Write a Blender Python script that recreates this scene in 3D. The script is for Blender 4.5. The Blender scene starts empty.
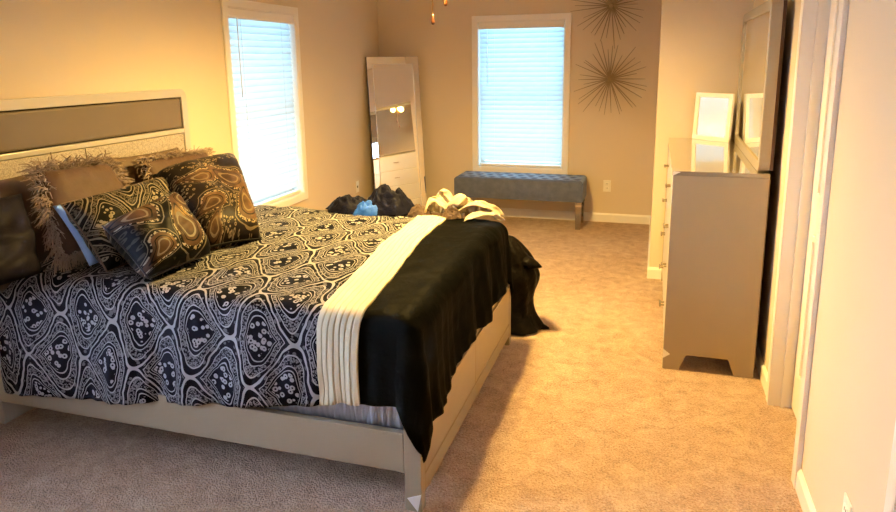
import bpy, bmesh, math, random
from mathutils import Vector, Matrix, noise

S = bpy.context.scene
COL = S.collection
rnd = random.Random(7)
PI = math.pi
R = math.radians

# ------------------------------------------------------------------ camera
CAM_H = 1.6
cam_data = bpy.data.cameras.new('camera')
cam = bpy.data.objects.new('camera', cam_data)
COL.objects.link(cam)
right = Vector((0.9547, 0.2969, -0.0132))
yaw, pitch, roll = -0.301741332, 0.202226154, -0.0132826594
fwd = Vector((math.sin(yaw) * math.cos(pitch), math.cos(yaw) * math.cos(pitch), -math.sin(pitch)))
r0 = Vector((math.cos(yaw), -math.sin(yaw), 0))
u0 = r0.cross(fwd)
rr = math.cos(roll) * r0 + math.sin(roll) * u0
uu = -math.sin(roll) * r0 + math.cos(roll) * u0
m = Matrix((rr, uu, -fwd)).transposed().to_4x4()
m.translation = Vector((0, 0, CAM_H))
cam.matrix_world = m
cam_data.sensor_width = 36
cam_data.lens = 667.51 / 896 * 36
cam_data.shift_y = -(256 - 198.74) / 896
cam_data.clip_start = 0.05
S.camera = cam

# ------------------------------------------------------------------ world, light, exposure
world = bpy.data.worlds.new('sky')
S.world = world
world.use_nodes = True
wb = world.node_tree.nodes['Background']
wb.inputs[0].default_value = (0.55, 0.82, 1.0, 1)
wb.inputs[1].default_value = 2.0
S.view_settings.view_transform = 'Standard'
S.view_settings.look = 'None'
S.view_settings.gamma = 1.0
S.view_settings.use_curve_mapping = False
S.view_settings.exposure = 0.18


def area_light(name, loc, rot, sx, sy, power, color):
    d = bpy.data.lights.new(name, 'AREA')
    d.shape = 'RECTANGLE'
    d.size, d.size_y = sx, sy
    d.energy = power
    d.color = color
    o = bpy.data.objects.new(name, d)
    COL.objects.link(o)
    o.location = loc
    o.rotation_euler = rot
    return o


SKYC = (0.30, 0.72, 1.0)
area_light('daylight_left', (-3.35, 4.52, 1.30), (0, R(-90), 0), 1.9, 1.3, 25, SKYC)
area_light('daylight_near', (-3.35, 1.06, 1.30), (0, R(-90), 0), 1.9, 1.3, 780, (0.52, 0.67, 1.0))
area_light('daylight_far', (-1.315, 7.25, 1.30), (R(-90), 0, 0), 1.3, 1.9, 44, SKYC)
FAN_W = 175
FAN_COL = (1.0, 0.655, 0.19)

# ------------------------------------------------------------------ node helpers
class NT:
    def __init__(s, name):
        s.mat = bpy.data.materials.new(name)
        s.mat.use_nodes = True
        s.t = s.mat.node_tree
        s.bsdf = s.t.nodes['Principled BSDF']
        s.out = s.t.nodes['Material Output']

    def n(s, typ, **kw):
        nd = s.t.nodes.new(typ)
        for k, v in kw.items():
            setattr(nd, k, v)
        return nd

    def link(s, a, b):
        s.t.links.new(a, b)

    def val(s, x, sock):
        if hasattr(x, 'is_output'):
            s.link(x, sock)
        else:
            sock.default_value = x

    def m(s, op, a, b=0.0, c=0.0):
        nd = s.n('ShaderNodeMath', operation=op)
        for i, x in enumerate((a, b, c)):
            if i < len(nd.inputs):
                s.val(x, nd.inputs[i])
        return nd.outputs[0]

    def mix(s, f, a, b):
        nd = s.n('ShaderNodeMix', data_type='RGBA')
        s.val(f, nd.inputs[0])
        for x, k in ((a, 6), (b, 7)):
            if hasattr(x, 'is_output'):
                s.link(x, nd.inputs[k])
            else:
                nd.inputs[k].default_value = (x[0], x[1], x[2], 1)
        return nd.outputs[2]

    def noise(s, vec, scale, detail=3, rough=0.5, dist=0.0):
        nd = s.n('ShaderNodeTexNoise')
        if vec is not None:
            s.link(vec, nd.inputs['Vector'])
        nd.inputs['Scale'].default_value = scale
        nd.inputs['Detail'].default_value = detail
        nd.inputs['Roughness'].default_value = rough
        nd.inputs['Distortion'].default_value = dist
        return nd

    def vor(s, vec, scale, feature='F1'):
        nd = s.n('ShaderNodeTexVoronoi', feature=feature)
        if vec is not None:
            s.link(vec, nd.inputs['Vector'])
        nd.inputs['Scale'].default_value = scale
        return nd

    def ramp(s, f, stops, interp='LINEAR'):
        nd = s.n('ShaderNodeValToRGB')
        s.val(f, nd.inputs[0])
        cr = nd.color_ramp
        cr.interpolation = interp
        while len(cr.elements) < len(stops):
            cr.elements.new(0.5)
        for e, (p, c) in zip(cr.elements, stops):
            e.position = p
            e.color = (c[0], c[1], c[2], 1) if isinstance(c, tuple) else (c, c, c, 1)
        return nd.outputs[0]

    def obj(s):
        return s.n('ShaderNodeTexCoord').outputs['Object']

    def uv(s):
        return s.n('ShaderNodeTexCoord').outputs['UV']

    def bump(s, h, strength, dist=0.01):
        nd = s.n('ShaderNodeBump')
        nd.inputs['Strength'].default_value = strength
        nd.inputs['Distance'].default_value = dist
        s.link(h, nd.inputs['Height'])
        s.link(nd.outputs[0], s.bsdf.inputs['Normal'])

    def set(s, base=None, rough=None, metal=None, spec=None, sheen=None, coat=None):
        b = s.bsdf.inputs
        for k, v in (('Base Color', base), ('Roughness', rough), ('Metallic', metal), ('Specular IOR Level', spec),
                     ('Sheen Weight', sheen), ('Coat Weight', coat)):
            if v is None:
                continue
            if hasattr(v, 'is_output'):
                s.link(v, b[k])
            elif k == 'Base Color':
                b[k].default_value = (v[0], v[1], v[2], 1)
            else:
                b[k].default_value = v
        return s


def srgb(r, g, b):
    f = lambda c: (c / 255 / 12.92) if c / 255 <= 0.04045 else ((c / 255 + 0.055) / 1.055) ** 2.4
    return (f(r), f(g), f(b))


def simple(name, col, rough=0.5, metal=0.0, spec=0.5, bump=None, vary=0.0, sheen=None, coat=None):
    t = NT(name)
    c = col
    if vary or bump:
        v = t.obj()
        nz = t.noise(v, bump[0] if bump else 6, 4)
        if vary:
            n2 = t.noise(v, 5, 3)
            c = t.mix(n2.outputs[0], tuple(x * (1 - vary) for x in col), tuple(min(1, x * (1 + vary)) for x in col))
        if bump:
            t.bump(nz.outputs[0], bump[1], bump[2])
    t.set(c, rough, metal, spec, sheen, coat)
    return t.mat


M = {}
M['wall'] = simple('wall_paint', srgb(220, 203, 178), 0.75, spec=0.25, bump=(180, 0.08, 0.002))
M['ceiling'] = simple('ceiling_paint', srgb(238, 232, 222), 0.85, spec=0.2, bump=(90, 0.2, 0.004))
M['trim'] = simple('white_trim', srgb(240, 234, 226), 0.35, vary=0.02)
M['door'] = simple('white_door', srgb(240, 233, 222), 0.4, vary=0.02)
M['furn'] = simple('champagne_lacquer', srgb(166, 152, 127), 0.38, metal=0.25, bump=(400, 0.03, 0.001), vary=0.03)
M['furn_light'] = simple('pale_champagne', srgb(205, 198, 190), 0.3, metal=0.3, vary=0.03)
M['accent'] = simple('white_accent', srgb(245, 243, 240), 0.3)
M['dark_wood'] = simple('dark_brown_board', srgb(72, 42, 24), 0.6, bump=(30, 0.2, 0.003), vary=0.2)
M['groove'] = simple('shadow_groove', srgb(40, 32, 26), 0.8)
M['handle'] = simple('bronze_handle', srgb(150, 134, 112), 0.35, metal=0.8)
M['chrome'] = simple('chrome', (0.75, 0.74, 0.72), 0.12, metal=1.0)
M['mirror'] = simple('mirror_glass', (0.90, 0.91, 0.90), 0.01, metal=1.0)
M['bevel_mirror'] = simple('bevelled_mirror', (0.84, 0.84, 0.82), 0.015, metal=1.0)
M['leg_mirror'] = simple('smoky_mirror_leg', (0.42, 0.43, 0.46), 0.08, metal=1.0)
M['black'] = simple('black_edge', (0.012, 0.011, 0.012), 0.4)
M['upholstery'] = simple('taupe_upholstery', srgb(112, 98, 84), 0.55, bump=(260, 0.15, 0.002), vary=0.08, sheen=0.15)
M['plastic'] = simple('white_plastic', srgb(243, 238, 228), 0.35)
M['slot'] = simple('outlet_slot', srgb(60, 55, 50), 0.6)
M['brass'] = simple('antique_brass', srgb(190, 150, 70), 0.25, metal=1.0)
M['pull_wood'] = simple('dark_pull_knob', srgb(70, 38, 22), 0.3)
M['bronze_rod'] = simple('starburst_bronze', srgb(165, 145, 112), 0.4, metal=0.3, vary=0.12)
M['fan_wood'] = simple('fan_blade_wood', srgb(110, 70, 42), 0.4, vary=0.15)
M['mattress'] = simple('pale_blue_sheet', srgb(196, 210, 235), 0.8, bump=(40, 0.3, 0.01))
M['blue_sheet'] = simple('light_blue_cotton', srgb(150, 190, 240), 0.8, bump=(30, 0.3, 0.01))
M['platform'] = simple('bed_platform', srgb(60, 50, 42), 0.8)


# headboard lower panels: crackled glitter texture
def glitter():
    t = NT('glitter_panel')
    v = t.obj()
    vo = t.vor(v, 160)
    nz = t.noise(v, 70, 4)
    f = t.m('MULTIPLY', vo.outputs['Distance'], nz.outputs[0])
    c = t.ramp(f, [(0.0, srgb(225, 214, 196)), (0.25, srgb(190, 178, 160)), (0.6, srgb(150, 138, 122))])
    t.set(c, 0.35, 0.3)
    t.bump(vo.outputs['Distance'], 0.5, 0.003)
    return t.mat


M['glitter'] = glitter()


def carpet():
    t = NT('carpet_pile')
    v = t.obj()
    big = t.noise(v, 1.6, 3)
    mid = t.noise(v, 14, 4, 0.6, 0.6)
    fine = t.noise(v, 110, 3, 0.7)
    vo = t.vor(v, 150)
    f = t.m('ADD', t.m('MULTIPLY', fine.outputs[0], 0.55), t.m('MULTIPLY', mid.outputs[0], 0.35))
    f = t.m('ADD', f, t.m('MULTIPLY', big.outputs[0], 0.15))
    c = t.ramp(f, [(0.30, srgb(138, 100, 74)), (0.50, srgb(220, 178, 142)), (0.68, srgb(252, 228, 200))])
    t.set(c, 0.95, spec=0.1, sheen=0.25)
    h = t.m('ADD', t.m('MULTIPLY', fine.outputs[0], 1.0), t.m('MULTIPLY', vo.outputs['Distance'], -0.6))
    h = t.m('ADD', h, t.m('MULTIPLY', mid.outputs[0], 1.3))
    t.bump(h, 1.0, 0.022)
    return t.mat


M['carpet'] = carpet()


def ogee(name, P, Q, dark, light, grey, fill, rough=0.6, detail=1.0, sheen=0.2, flip=False):
    """nested ogee / paisley medallions drawn from the cloth's own UV (metres)."""
    t = NT(name)
    uv = t.uv()
    warp = t.noise(uv, 2.2 / P, 2)
    sep = t.n('ShaderNodeSeparateXYZ')
    t.link(uv, sep.inputs[0])
    ws = t.n('ShaderNodeSeparateXYZ')
    t.link(warp.outputs['Color'], ws.inputs[0])
    amp = P * 0.16
    u = t.m('ADD', sep.outputs[0], t.m('MULTIPLY', t.m('SUBTRACT', ws.outputs[0], 0.5), amp))
    v = t.m('ADD', sep.outputs[1], t.m('MULTIPLY', t.m('SUBTRACT', ws.outputs[1], 0.5), amp))
    # teardrop: bend the phase so that the tips swing to one side
    tri0 = t.m('PINGPONG', t.m('DIVIDE', v, Q / 2), 1.0)
    u = t.m('ADD', u, t.m('MULTIPLY', tri0, P * 0.18))
    h = t.m('MULTIPLY_ADD', t.m('COSINE', t.m('MULTIPLY', u, 2 * PI / P)), 0.5, 0.5)
    e = t.m('ABSOLUTE', t.m('SUBTRACT', h, tri0))
    line = t.ramp(e, [(0.0, 1.0), (0.04, 0.0), (0.19, 1.0), (0.225, 0.0), (0.43, 1.0), (0.46, 0.0), (0.54, 1.0), (0.57, 0.0)], 'CONSTANT')
    dots_b = t.vor(uv, 36 * detail)
    dotmask = t.m('LESS_THAN', dots_b.outputs['Distance'], 0.36)
    band1 = t.m('MULTIPLY', t.m('GREATER_THAN', e, 0.075), t.m('LESS_THAN', e, 0.19))
    band2 = t.m('MULTIPLY', t.m('GREATER_THAN', e, 0.235), t.m('LESS_THAN', e, 0.43))
    core = t.m('GREATER_THAN', e, 0.62)
    sp = t.vor(uv, 150 * detail)
    speck = t.m('LESS_THAN', sp.outputs['Distance'], 0.52)
    fl = t.vor(uv, 42 * detail)
    ring = t.m('LESS_THAN', t.m('ABSOLUTE', t.m('SUBTRACT', fl.outputs['Distance'], 0.30)), 0.13)
    col = t.mix(t.m('MULTIPLY', band1, dotmask), dark, grey)
    col = t.mix(t.m('MULTIPLY', band2, speck), col, fill)
    col = t.mix(t.m('MULTIPLY', core, ring), col, light)
    col = t.mix(line, col, light)
    # narrow twill lines running across, where two lines part
    t.set(col, rough, spec=0.15, sheen=sheen)
    t.bsdf.inputs['IOR'].default_value = 1.2
    w = t.noise(uv, 300, 2)
    t.bump(t.m('ADD', line, t.m('MULTIPLY', w.outputs[0], 0.5)), 0.25, 0.002)
    return t.mat


M['paisley'] = ogee('black_silver_paisley', 0.27, 0.38, (0.004, 0.004, 0.007), (0.34, 0.32, 0.30), (0.12, 0.116, 0.112),
                    (0.18, 0.17, 0.165), sheen=0.0)
M['sham'] = ogee('dark_paisley_sham', 0.30, 0.40, (0.008, 0.007, 0.006), (0.24, 0.20, 0.14), (0.07, 0.05, 0.032),
                 (0.10, 0.08, 0.055), 0.5, 1.0, 0.0)
M['sham_gold'] = ogee('bronze_paisley_sham', 0.40, 0.50, (0.010, 0.007, 0.005), (0.19, 0.14, 0.08), (0.07, 0.042, 0.022),
                      (0.085, 0.052, 0.028), 0.35, 0.8, 0.0)


def paisley_drops(name, items, ground, stops, bead_col, rough=0.5, bead=95, lace_amt=0.15):
    """separate bent teardrops (x, y, turn, size) laid out on the cushion's own UV (metres)."""
    t = NT(name)
    uv = t.uv()
    wn = t.noise(uv, 5.0, 2)
    wv = t.n('ShaderNodeVectorMath', operation='MULTIPLY_ADD')
    t.link(wn.outputs['Color'], wv.inputs[0])
    wv.inputs[1].default_value = (0.03, 0.03, 0)
    t.link(uv, wv.inputs[2])
    best = None
    for x, y, turn, size in items:
        mp = t.n('ShaderNodeMapping', vector_type='TEXTURE')
        mp.inputs['Location'].default_value = (x + 0.015, y + 0.015, 0)
        mp.inputs['Rotation'].default_value = (0, 0, turn)
        mp.inputs['Scale'].default_value = (size, size, 1)
        t.link(wv.outputs[0], mp.inputs['Vector'])
        sp = t.n('ShaderNodeSeparateXYZ')
        t.link(mp.outputs[0], sp.inputs[0])
        px, py = sp.outputs[0], sp.outputs[1]
        # bend the tail to one side, thin it out upwards
        yy = t.m('MAXIMUM', t.m('ADD', py, 0.2), 0.0)
        bxx = t.m('SUBTRACT', px, t.m('MULTIPLY', t.m('MULTIPLY', yy, yy), 0.42))
        thin = t.m('ADD', 1.0, t.m('MULTIPLY', yy, 0.75))
        qx = t.m('MULTIPLY', bxx, thin)
        qy = t.m('MULTIPLY', py, t.m('SUBTRACT', 1.0, t.m('MULTIPLY', t.m('GREATER_THAN', py, 0.0), 0.40)))
        d = t.m('SQRT', t.m('ADD', t.m('MULTIPLY', qx, qx), t.m('MULTIPLY', qy, qy)))
        best = d if best is None else t.m('MINIMUM', best, d)
    nz = t.noise(uv, 8, 3)
    fill = t.ramp(nz.outputs[0], stops)
    bd = t.vor(uv, bead)
    rim = t.m('MULTIPLY', t.m('GREATER_THAN', best, 0.86), t.m('LESS_THAN', best, 1.0))
    rimd = t.m('MULTIPLY', rim, t.m('LESS_THAN', bd.outputs['Distance'], 0.50))
    inside = t.m('LESS_THAN', best, 0.86)
    ring = t.m('LESS_THAN', t.m('ABSOLUTE', t.m('SUBTRACT', best, 0.62)), 0.035)
    ring2 = t.m('LESS_THAN', t.m('ABSOLUTE', t.m('SUBTRACT', best, 0.40)), 0.05)
    outer = t.m('LESS_THAN', t.m('ABSOLUTE', t.m('SUBTRACT', best, 1.16)), 0.03)
    fl = t.vor(uv, 46)
    petals = t.m('LESS_THAN', t.m('ABSOLUTE', t.m('SUBTRACT', fl.outputs['Distance'], 0.30)), 0.10)
    lace = t.m('MULTIPLY', petals, t.m('GREATER_THAN', t.noise(uv, 7, 2).outputs[0], 0.47))
    lace = t.m('MULTIPLY', lace, t.m('GREATER_THAN', best, 1.24))
    col = t.mix(inside, ground, fill)
    col = t.mix(lace, col, tuple(c * lace_amt for c in bead_col))
    col = t.mix(t.m('MAXIMUM', ring2, outer), col, tuple(c * 0.55 for c in bead_col))
    col = t.mix(ring, col, ground)
    col = t.mix(rimd, col, bead_col)
    t.set(col, rough, spec=0.15)
    t.bsdf.inputs['IOR'].default_value = 1.3
    t.bump(t.m('ADD', rimd, t.m('MULTIPLY', inside, 0.5)), 0.3, 0.003)
    return t.mat


BRONZE = [(0.35, (0.03, 0.016, 0.009)), (0.58, (0.085, 0.046, 0.022)), (0.74, (0.30, 0.18, 0.05))]
M['big_paisley'] = paisley_drops('satin_paisley', [(0.10, 0.26, 1.9, 0.085), (0.25, 0.11, 0.5, 0.095), (0.34, 0.25, -0.7, 0.075), (0.09, 0.08, 2.6, 0.07), (0.22, 0.33, 1.3, 0.06), (0.40, 0.10, -0.3, 0.06)],
                                  (0.005, 0.0045, 0.004), BRONZE, (0.30, 0.25, 0.17))
M['sham_bronze'] = paisley_drops('bronze_paisley_satin', [(0.33, 0.40, 1.2, 0.12), (0.14, 0.22, 2.4, 0.10), (0.38, 0.16, 0.4, 0.12), (0.16, 0.48, 1.8, 0.09), (0.52, 0.34, -0.6, 0.10), (0.52, 0.53, 1.0, 0.08), (0.08, 0.05, 0.0, 0.08), (0.56, 0.08, 0.9, 0.08)],
                                  (0.012, 0.008, 0.006), BRONZE, (0.24, 0.18, 0.10), 0.5, 80, 0.75)
M['black_satin'] = simple('black_satin', (0.0035, 0.0035, 0.003), 0.55, spec=0.08, bump=(9, 0.5, 0.03))
M['black_satin'].node_tree.nodes['Principled BSDF'].inputs['IOR'].default_value = 1.16
M['cream_pleat'] = simple('cream_pleated_cotton', srgb(212, 200, 168), 0.7, bump=(220, 0.15, 0.002), vary=0.04)
M['slate_satin'] = simple('slate_satin', (0.014, 0.012, 0.020), 0.55, spec=0.18, bump=(7, 0.25, 0.04))
M['slate_satin'].node_tree.nodes['Principled BSDF'].inputs['IOR'].default_value = 1.25
M['brown_suede'] = simple('brown_suede', srgb(76, 49, 32), 0.7, bump=(14, 0.3, 0.02), vary=0.18, sheen=0.2)
M['taupe_cloth'] = simple('taupe_cotton', srgb(104, 84, 66), 0.75, bump=(16, 0.3, 0.02), vary=0.08)
M['fringe'] = simple('brown_fringe', srgb(156, 136, 120), 0.9, vary=0.35, sheen=0.2)
M['navy_nylon'] = simple('navy_nylon', (0.007, 0.007, 0.015), 0.5, spec=0.2, bump=(25, 0.6, 0.02), vary=0.3)
M['royal_blue'] = simple('bright_blue_cloth', srgb(24, 88, 190), 0.6, bump=(22, 0.5, 0.02), vary=0.1)
M['fur_brown'] = simple('brown_fleece', srgb(80, 62, 50), 0.9, bump=(60, 0.8, 0.02), vary=0.35)
M['cream_cloth'] = simple('cream_cotton', srgb(172, 158, 136), 0.85, bump=(20, 0.4, 0.02), vary=0.12)
M['trash_bag'] = simple('black_plastic_bag', (0.006, 0.0045, 0.0035), 0.45, spec=0.2, bump=(16, 0.7, 0.03))


for k_ in ('navy_nylon', 'trash_bag'):
    M[k_].node_tree.nodes['Principled BSDF'].inputs['IOR'].default_value = 1.22


def velvet():
    t = NT('grey_velvet')
    v = t.obj()
    nz = t.noise(v, 22, 4)
    c = t.mix(nz.outputs[0], srgb(62, 68, 92), srgb(98, 104, 128))
    t.set(c, 0.6, spec=0.3, sheen=0.5)
    t.bsdf.inputs['Sheen Tint'].default_value = (0.55, 0.72, 1.0, 1)  # blue window light on the seat top, painted into the sheen colour
    t.bump(nz.outputs[0], 0.2, 0.01)
    return t.mat


M['velvet'] = velvet()


def slat_mat():
    t = NT('blind_slat')
    dif = t.n('ShaderNodeBsdfPrincipled')
    dif.inputs['Base Color'].default_value = (0.86, 0.87, 0.86, 1)
    dif.inputs['Roughness'].default_value = 0.4
    tr = t.n('ShaderNodeBsdfTranslucent')
    tr.inputs[0].default_value = (0.80, 0.88, 0.92, 1)
    mx = t.n('ShaderNodeMixShader')
    mx.inputs[0].default_value = 0.55
    t.link(dif.outputs[0], mx.inputs[1])
    t.link(tr.outputs[0], mx.inputs[2])
    t.link(mx.outputs[0], t.out.inputs[0])
    return t.mat


M['slat'] = slat_mat()


def pane_mat():
    t = NT('window_glass')
    t.set((0.95, 0.98, 1.0), 0.0)
    t.bsdf.inputs['Transmission Weight'].default_value = 1.0
    t.bsdf.inputs['IOR'].default_value = 1.01
    return t.mat


M['pane'] = pane_mat()


def picture_glass():
    t = NT('picture_under_glass')
    v = t.obj()
    nz = t.noise(v, 7, 2)
    c = t.mix(nz.outputs[0], srgb(205, 214, 222), srgb(238, 238, 236))
    t.set(c, 0.4)
    g = t.n('ShaderNodeBsdfGlossy')
    g.inputs['Roughness'].default_value = 0.02
    mx = t.n('ShaderNodeMixShader')
    mx.inputs[0].default_value = 0.5
    t.link(t.bsdf.outputs[0], mx.inputs[1])
    t.link(g.outputs[0], mx.inputs[2])
    t.link(mx.outputs[0], t.out.inputs[0])
    return t.mat


M['picture'] = picture_glass()


def lacquer_top():
    t = NT('glossy_dresser_top')
    t.set(srgb(150, 138, 122), 0.06, 0.2, spec=0.8, coat=1.0)
    t.bsdf.inputs['Coat Roughness'].default_value = 0.03
    return t.mat


M['top'] = lacquer_top()


def lamp_mat():
    t = NT('lit_frosted_bulb')
    t.set((1, 0.9, 0.7), 0.4)
    t.bsdf.inputs['Emission Color'].default_value = (1.0, 0.75, 0.42, 1)
    t.bsdf.inputs['Emission Strength'].default_value = 12
    return t.mat


M['bulb'] = lamp_mat()
M['shade'] = simple('frosted_glass_shade', srgb(245, 235, 215), 0.4)


# ------------------------------------------------------------------ mesh helpers
def box(bm, x0, x1, y0, y1, z0, z1):
    vs = [bm.verts.new((x, y, z)) for x in (x0, x1) for y in (y0, y1) for z in (z0, z1)]
    for f in ((0, 1, 3, 2), (4, 6, 7, 5), (0, 4, 5, 1), (2, 3, 7, 6), (0, 2, 6, 4), (1, 5, 7, 3)):
        bm.faces.new([vs[i] for i in f])
    return vs


def bx(*a):
    bm = bmesh.new()
    box(bm, *a)
    return bm


def prism(bm, pts, axis, a, b):
    """polygon pts (2-D) extruded along axis from a to b."""
    def P(p, t):
        return {'x': (t, p[0], p[1]), 'y': (p[0], t, p[1]), 'z': (p[0], p[1], t)}[axis]
    v0 = [bm.verts.new(P(p, a)) for p in pts]
    v1 = [bm.verts.new(P(p, b)) for p in pts]
    n = len(pts)
    bm.faces.new(v0[::-1])
    bm.faces.new(v1)
    for i in range(n):
        bm.faces.new((v0[i], v0[(i + 1) % n], v1[(i + 1) % n], v1[i]))
    bmesh.ops.recalc_face_normals(bm, faces=bm.faces[:])
    return bm


def frame_prism(bm, outer, inner, axis, a, b):
    def P(p, t):
        return {'x': (t, p[0], p[1]), 'y': (p[0], t, p[1]), 'z': (p[0], p[1], t)}[axis]
    n = len(outer)
    o0 = [bm.verts.new(P(p, a)) for p in outer]
    o1 = [bm.verts.new(P(p, b)) for p in outer]
    i0 = [bm.verts.new(P(p, a)) for p in inner]
    i1 = [bm.verts.new(P(p, b)) for p in inner]
    for i in range(n):
        j = (i + 1) % n
        bm.faces.new((o0[i], o0[j], o1[j], o1[i]))
        bm.faces.new((i0[j], i0[i], i1[i], i1[j]))
        bm.faces.new((o1[i], o1[j], i1[j], i1[i]))
        bm.faces.new((o0[j], o0[i], i0[i], i0[j]))
    bmesh.ops.recalc_face_normals(bm, faces=bm.faces[:])
    return bm


def tube(bm, pts, rad, seg=8, caps=True):
    pts = [Vector(p) for p in pts]
    rads = rad if isinstance(rad, (list, tuple)) else [rad] * len(pts)
    rings = []
    up = Vector((0.31, 0.17, 0.94)).normalized()
    for i, p in enumerate(pts):
        d = (pts[min(i + 1, len(pts) - 1)] - pts[max(i - 1, 0)]).normalized()
        a = d.cross(up)
        if a.length < 1e-3:
            a = d.cross(Vector((1, 0, 0)))
        a.normalize()
        b = d.cross(a).normalized()
        rings.append([bm.verts.new(p + rads[i] * (math.cos(2 * PI * k / seg) * a + math.sin(2 * PI * k / seg) * b)) for k in range(seg)])
    for r0_, r1_ in zip(rings, rings[1:]):
        for k in range(seg):
            bm.faces.new((r0_[k], r0_[(k + 1) % seg], r1_[(k + 1) % seg], r1_[k]))
    if caps:
        bm.faces.new(rings[0][::-1])
        bm.faces.new(rings[-1])
    bmesh.ops.recalc_face_normals(bm, faces=bm.faces[:])
    return bm


def lathe(bm, prof, cx=0, cy=0, seg=24):
    rings = []
    for r_, z in prof:
        rings.append([bm.verts.new((cx + r_ * math.cos(2 * PI * k / seg), cy + r_ * math.sin(2 * PI * k / seg), z)) for k in range(seg)])
    for a, b in zip(rings, rings[1:]):
        for k in range(seg):
            bm.faces.new((a[k], a[(k + 1) % seg], b[(k + 1) % seg], b[k]))
    bm.faces.new(rings[0][::-1])
    bm.faces.new(rings[-1])
    bmesh.ops.recalc_face_normals(bm, faces=bm.faces[:])
    return bm


def obj(name, bm, mat, parent=None, smooth=False, bevel=0.0, local=False, solid=0.0, subsurf=0):
    if parent is not None and not local:
        bmesh.ops.translate(bm, vec=-base_of(parent), verts=bm.verts[:])
    me = bpy.data.meshes.new(name)
    bm.to_mesh(me)
    bm.free()
    me.materials.append(M[mat] if isinstance(mat, str) else mat)
    if smooth:
        me.polygons.foreach_set('use_smooth', [True] * len(me.polygons))
    o = bpy.data.objects.new(name, me)
    COL.objects.link(o)
    if parent is not None:
        o.parent = parent
    if solid:
        md = o.modifiers.new('solid', 'SOLIDIFY')
        md.thickness = solid
        md.offset = -1
    if bevel:
        md = o.modifiers.new('bevel', 'BEVEL')
        md.width = bevel
        md.segments = 2
        md.limit_method = 'ANGLE'
        md.angle_limit = R(40)
    if subsurf:
        md = o.modifiers.new('sub', 'SUBSURF')
        md.levels = md.render_levels = subsurf
    return o


def base_of(o):
    v = Vector(o.location)
    p = o.parent
    while p is not None:
        v += p.location
        p = p.parent
    return v


def tag(o, label, cat, group=None):
    o['label'] = label
    o['category'] = cat
    if group:
        o['group'] = group
    return o


def thing(name, label, cat, loc=(0, 0, 0), rot=(0, 0, 0), group=None):
    o = bpy.data.objects.new(name, None)
    o.empty_display_size = 0.05
    COL.objects.link(o)
    o.location = loc
    o.rotation_euler = rot
    return tag(o, label, cat, group)


def struct(name, bm, mat, parent=None, **kw):
    o = obj(name, bm, mat, parent, **kw)
    if parent is None:
        o['kind'] = 'structure'
    return o


def copy_tree(o, parent=None):
    c = o.copy()
    COL.objects.link(c)
    if parent is not None:
        c.parent = parent
    for ch in list(o.children):
        copy_tree(ch, c)
    return c


def fbm(p, oct=3):
    return noise.fractal(Vector(p), 1.0, 2.0, oct)


# ------------------------------------------------------------------ room shell
XL, XR, YF, YB, ZC = -2.84, 0.585, 6.72, -1.6, 2.6
WZ0, WZ1 = 0.52, 1.99
TH = 0.15


def wall_cells(us, vs, holes):
    """cells (u0,u1,v0,v1) of a wall with rectangular holes."""
    us = sorted(set(us + [h[0] for h in holes] + [h[1] for h in holes]))
    vs = sorted(set(vs + [h[2] for h in holes] + [h[3] for h in holes]))
    for a, b in zip(us, us[1:]):
        for c, d in zip(vs, vs[1:]):
            mu, mv = (a + b) / 2, (c + d) / 2
            if not any(h[0] < mu < h[1] and h[2] < mv < h[3] for h in holes):
                yield a, b, c, d


WIN_L = (4.07, 4.97)
WIN_N = (0.61, 1.51)
WIN_F = (-1.755, -0.877)
DOOR = (2.595, 3.19, 0.0, 2.05)
DOOR2 = (0.72, 1.60, 0.0, 2.05)

bm = bmesh.new()
for a, b, c, d in wall_cells([YB, YF + TH], [0, ZC], [(WIN_L[0], WIN_L[1], WZ0, WZ1), (WIN_N[0], WIN_N[1], WZ0, WZ1)]):
    box(bm, XL - TH, XL, a, b, c, d)
struct('wall_left', bm, 'wall')
bm = bmesh.new()
for a, b, c, d in wall_cells([XL, 0.008], [0, ZC], [(WIN_F[0], WIN_F[1], WZ0, WZ1)]):
    box(bm, a, b, YF, YF + TH, c, d)
struct('wall_far', bm, 'wall')
struct('wall_alcove', bx(0.008, 0.90, 4.986, YF + TH, 0, ZC), 'wall')
bm = bmesh.new()
for a, b, c, d in wall_cells([YB, 4.986], [0, ZC], [(q[0] - 0.008, q[1] + 0.008, q[2], q[3] + 0.008) for q in (DOOR, DOOR2)]):
    box(bm, XR, XR + 0.11, a, b, c, d)
struct('wall_right', bm, 'wall')
struct('wall_back', bx(XL - TH, 0.9, YB - TH, YB, 0, ZC), 'wall')
struct('floor', bx(XL - TH, 0.9, YB - TH, YF + TH, -0.1, 0), 'carpet')
struct('ceiling', bx(XL - TH, 0.9, YB - TH, YF + TH, ZC, ZC + 0.1), 'ceiling')

BH, BT = 0.088, 0.013
BPROF = [(0, 0), (BT, 0), (BT, BH * 0.8), (BT * 0.55, BH * 0.92), (BT * 0.3, BH), (0, BH)]


def baseboard_y(name, x, y0, y1, sgn):
    bm = bmesh.new()
    prism(bm, [(x + sgn * p, z) for p, z in BPROF], 'y', y0, y1)
    struct(name, bm, 'trim')


def baseboard_x(name, y, x0, x1):
    bm = bmesh.new()
    prism(bm, [(y - p, z) for p, z in BPROF], 'x', x0, x1)
    struct(name, bm, 'trim')


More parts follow.
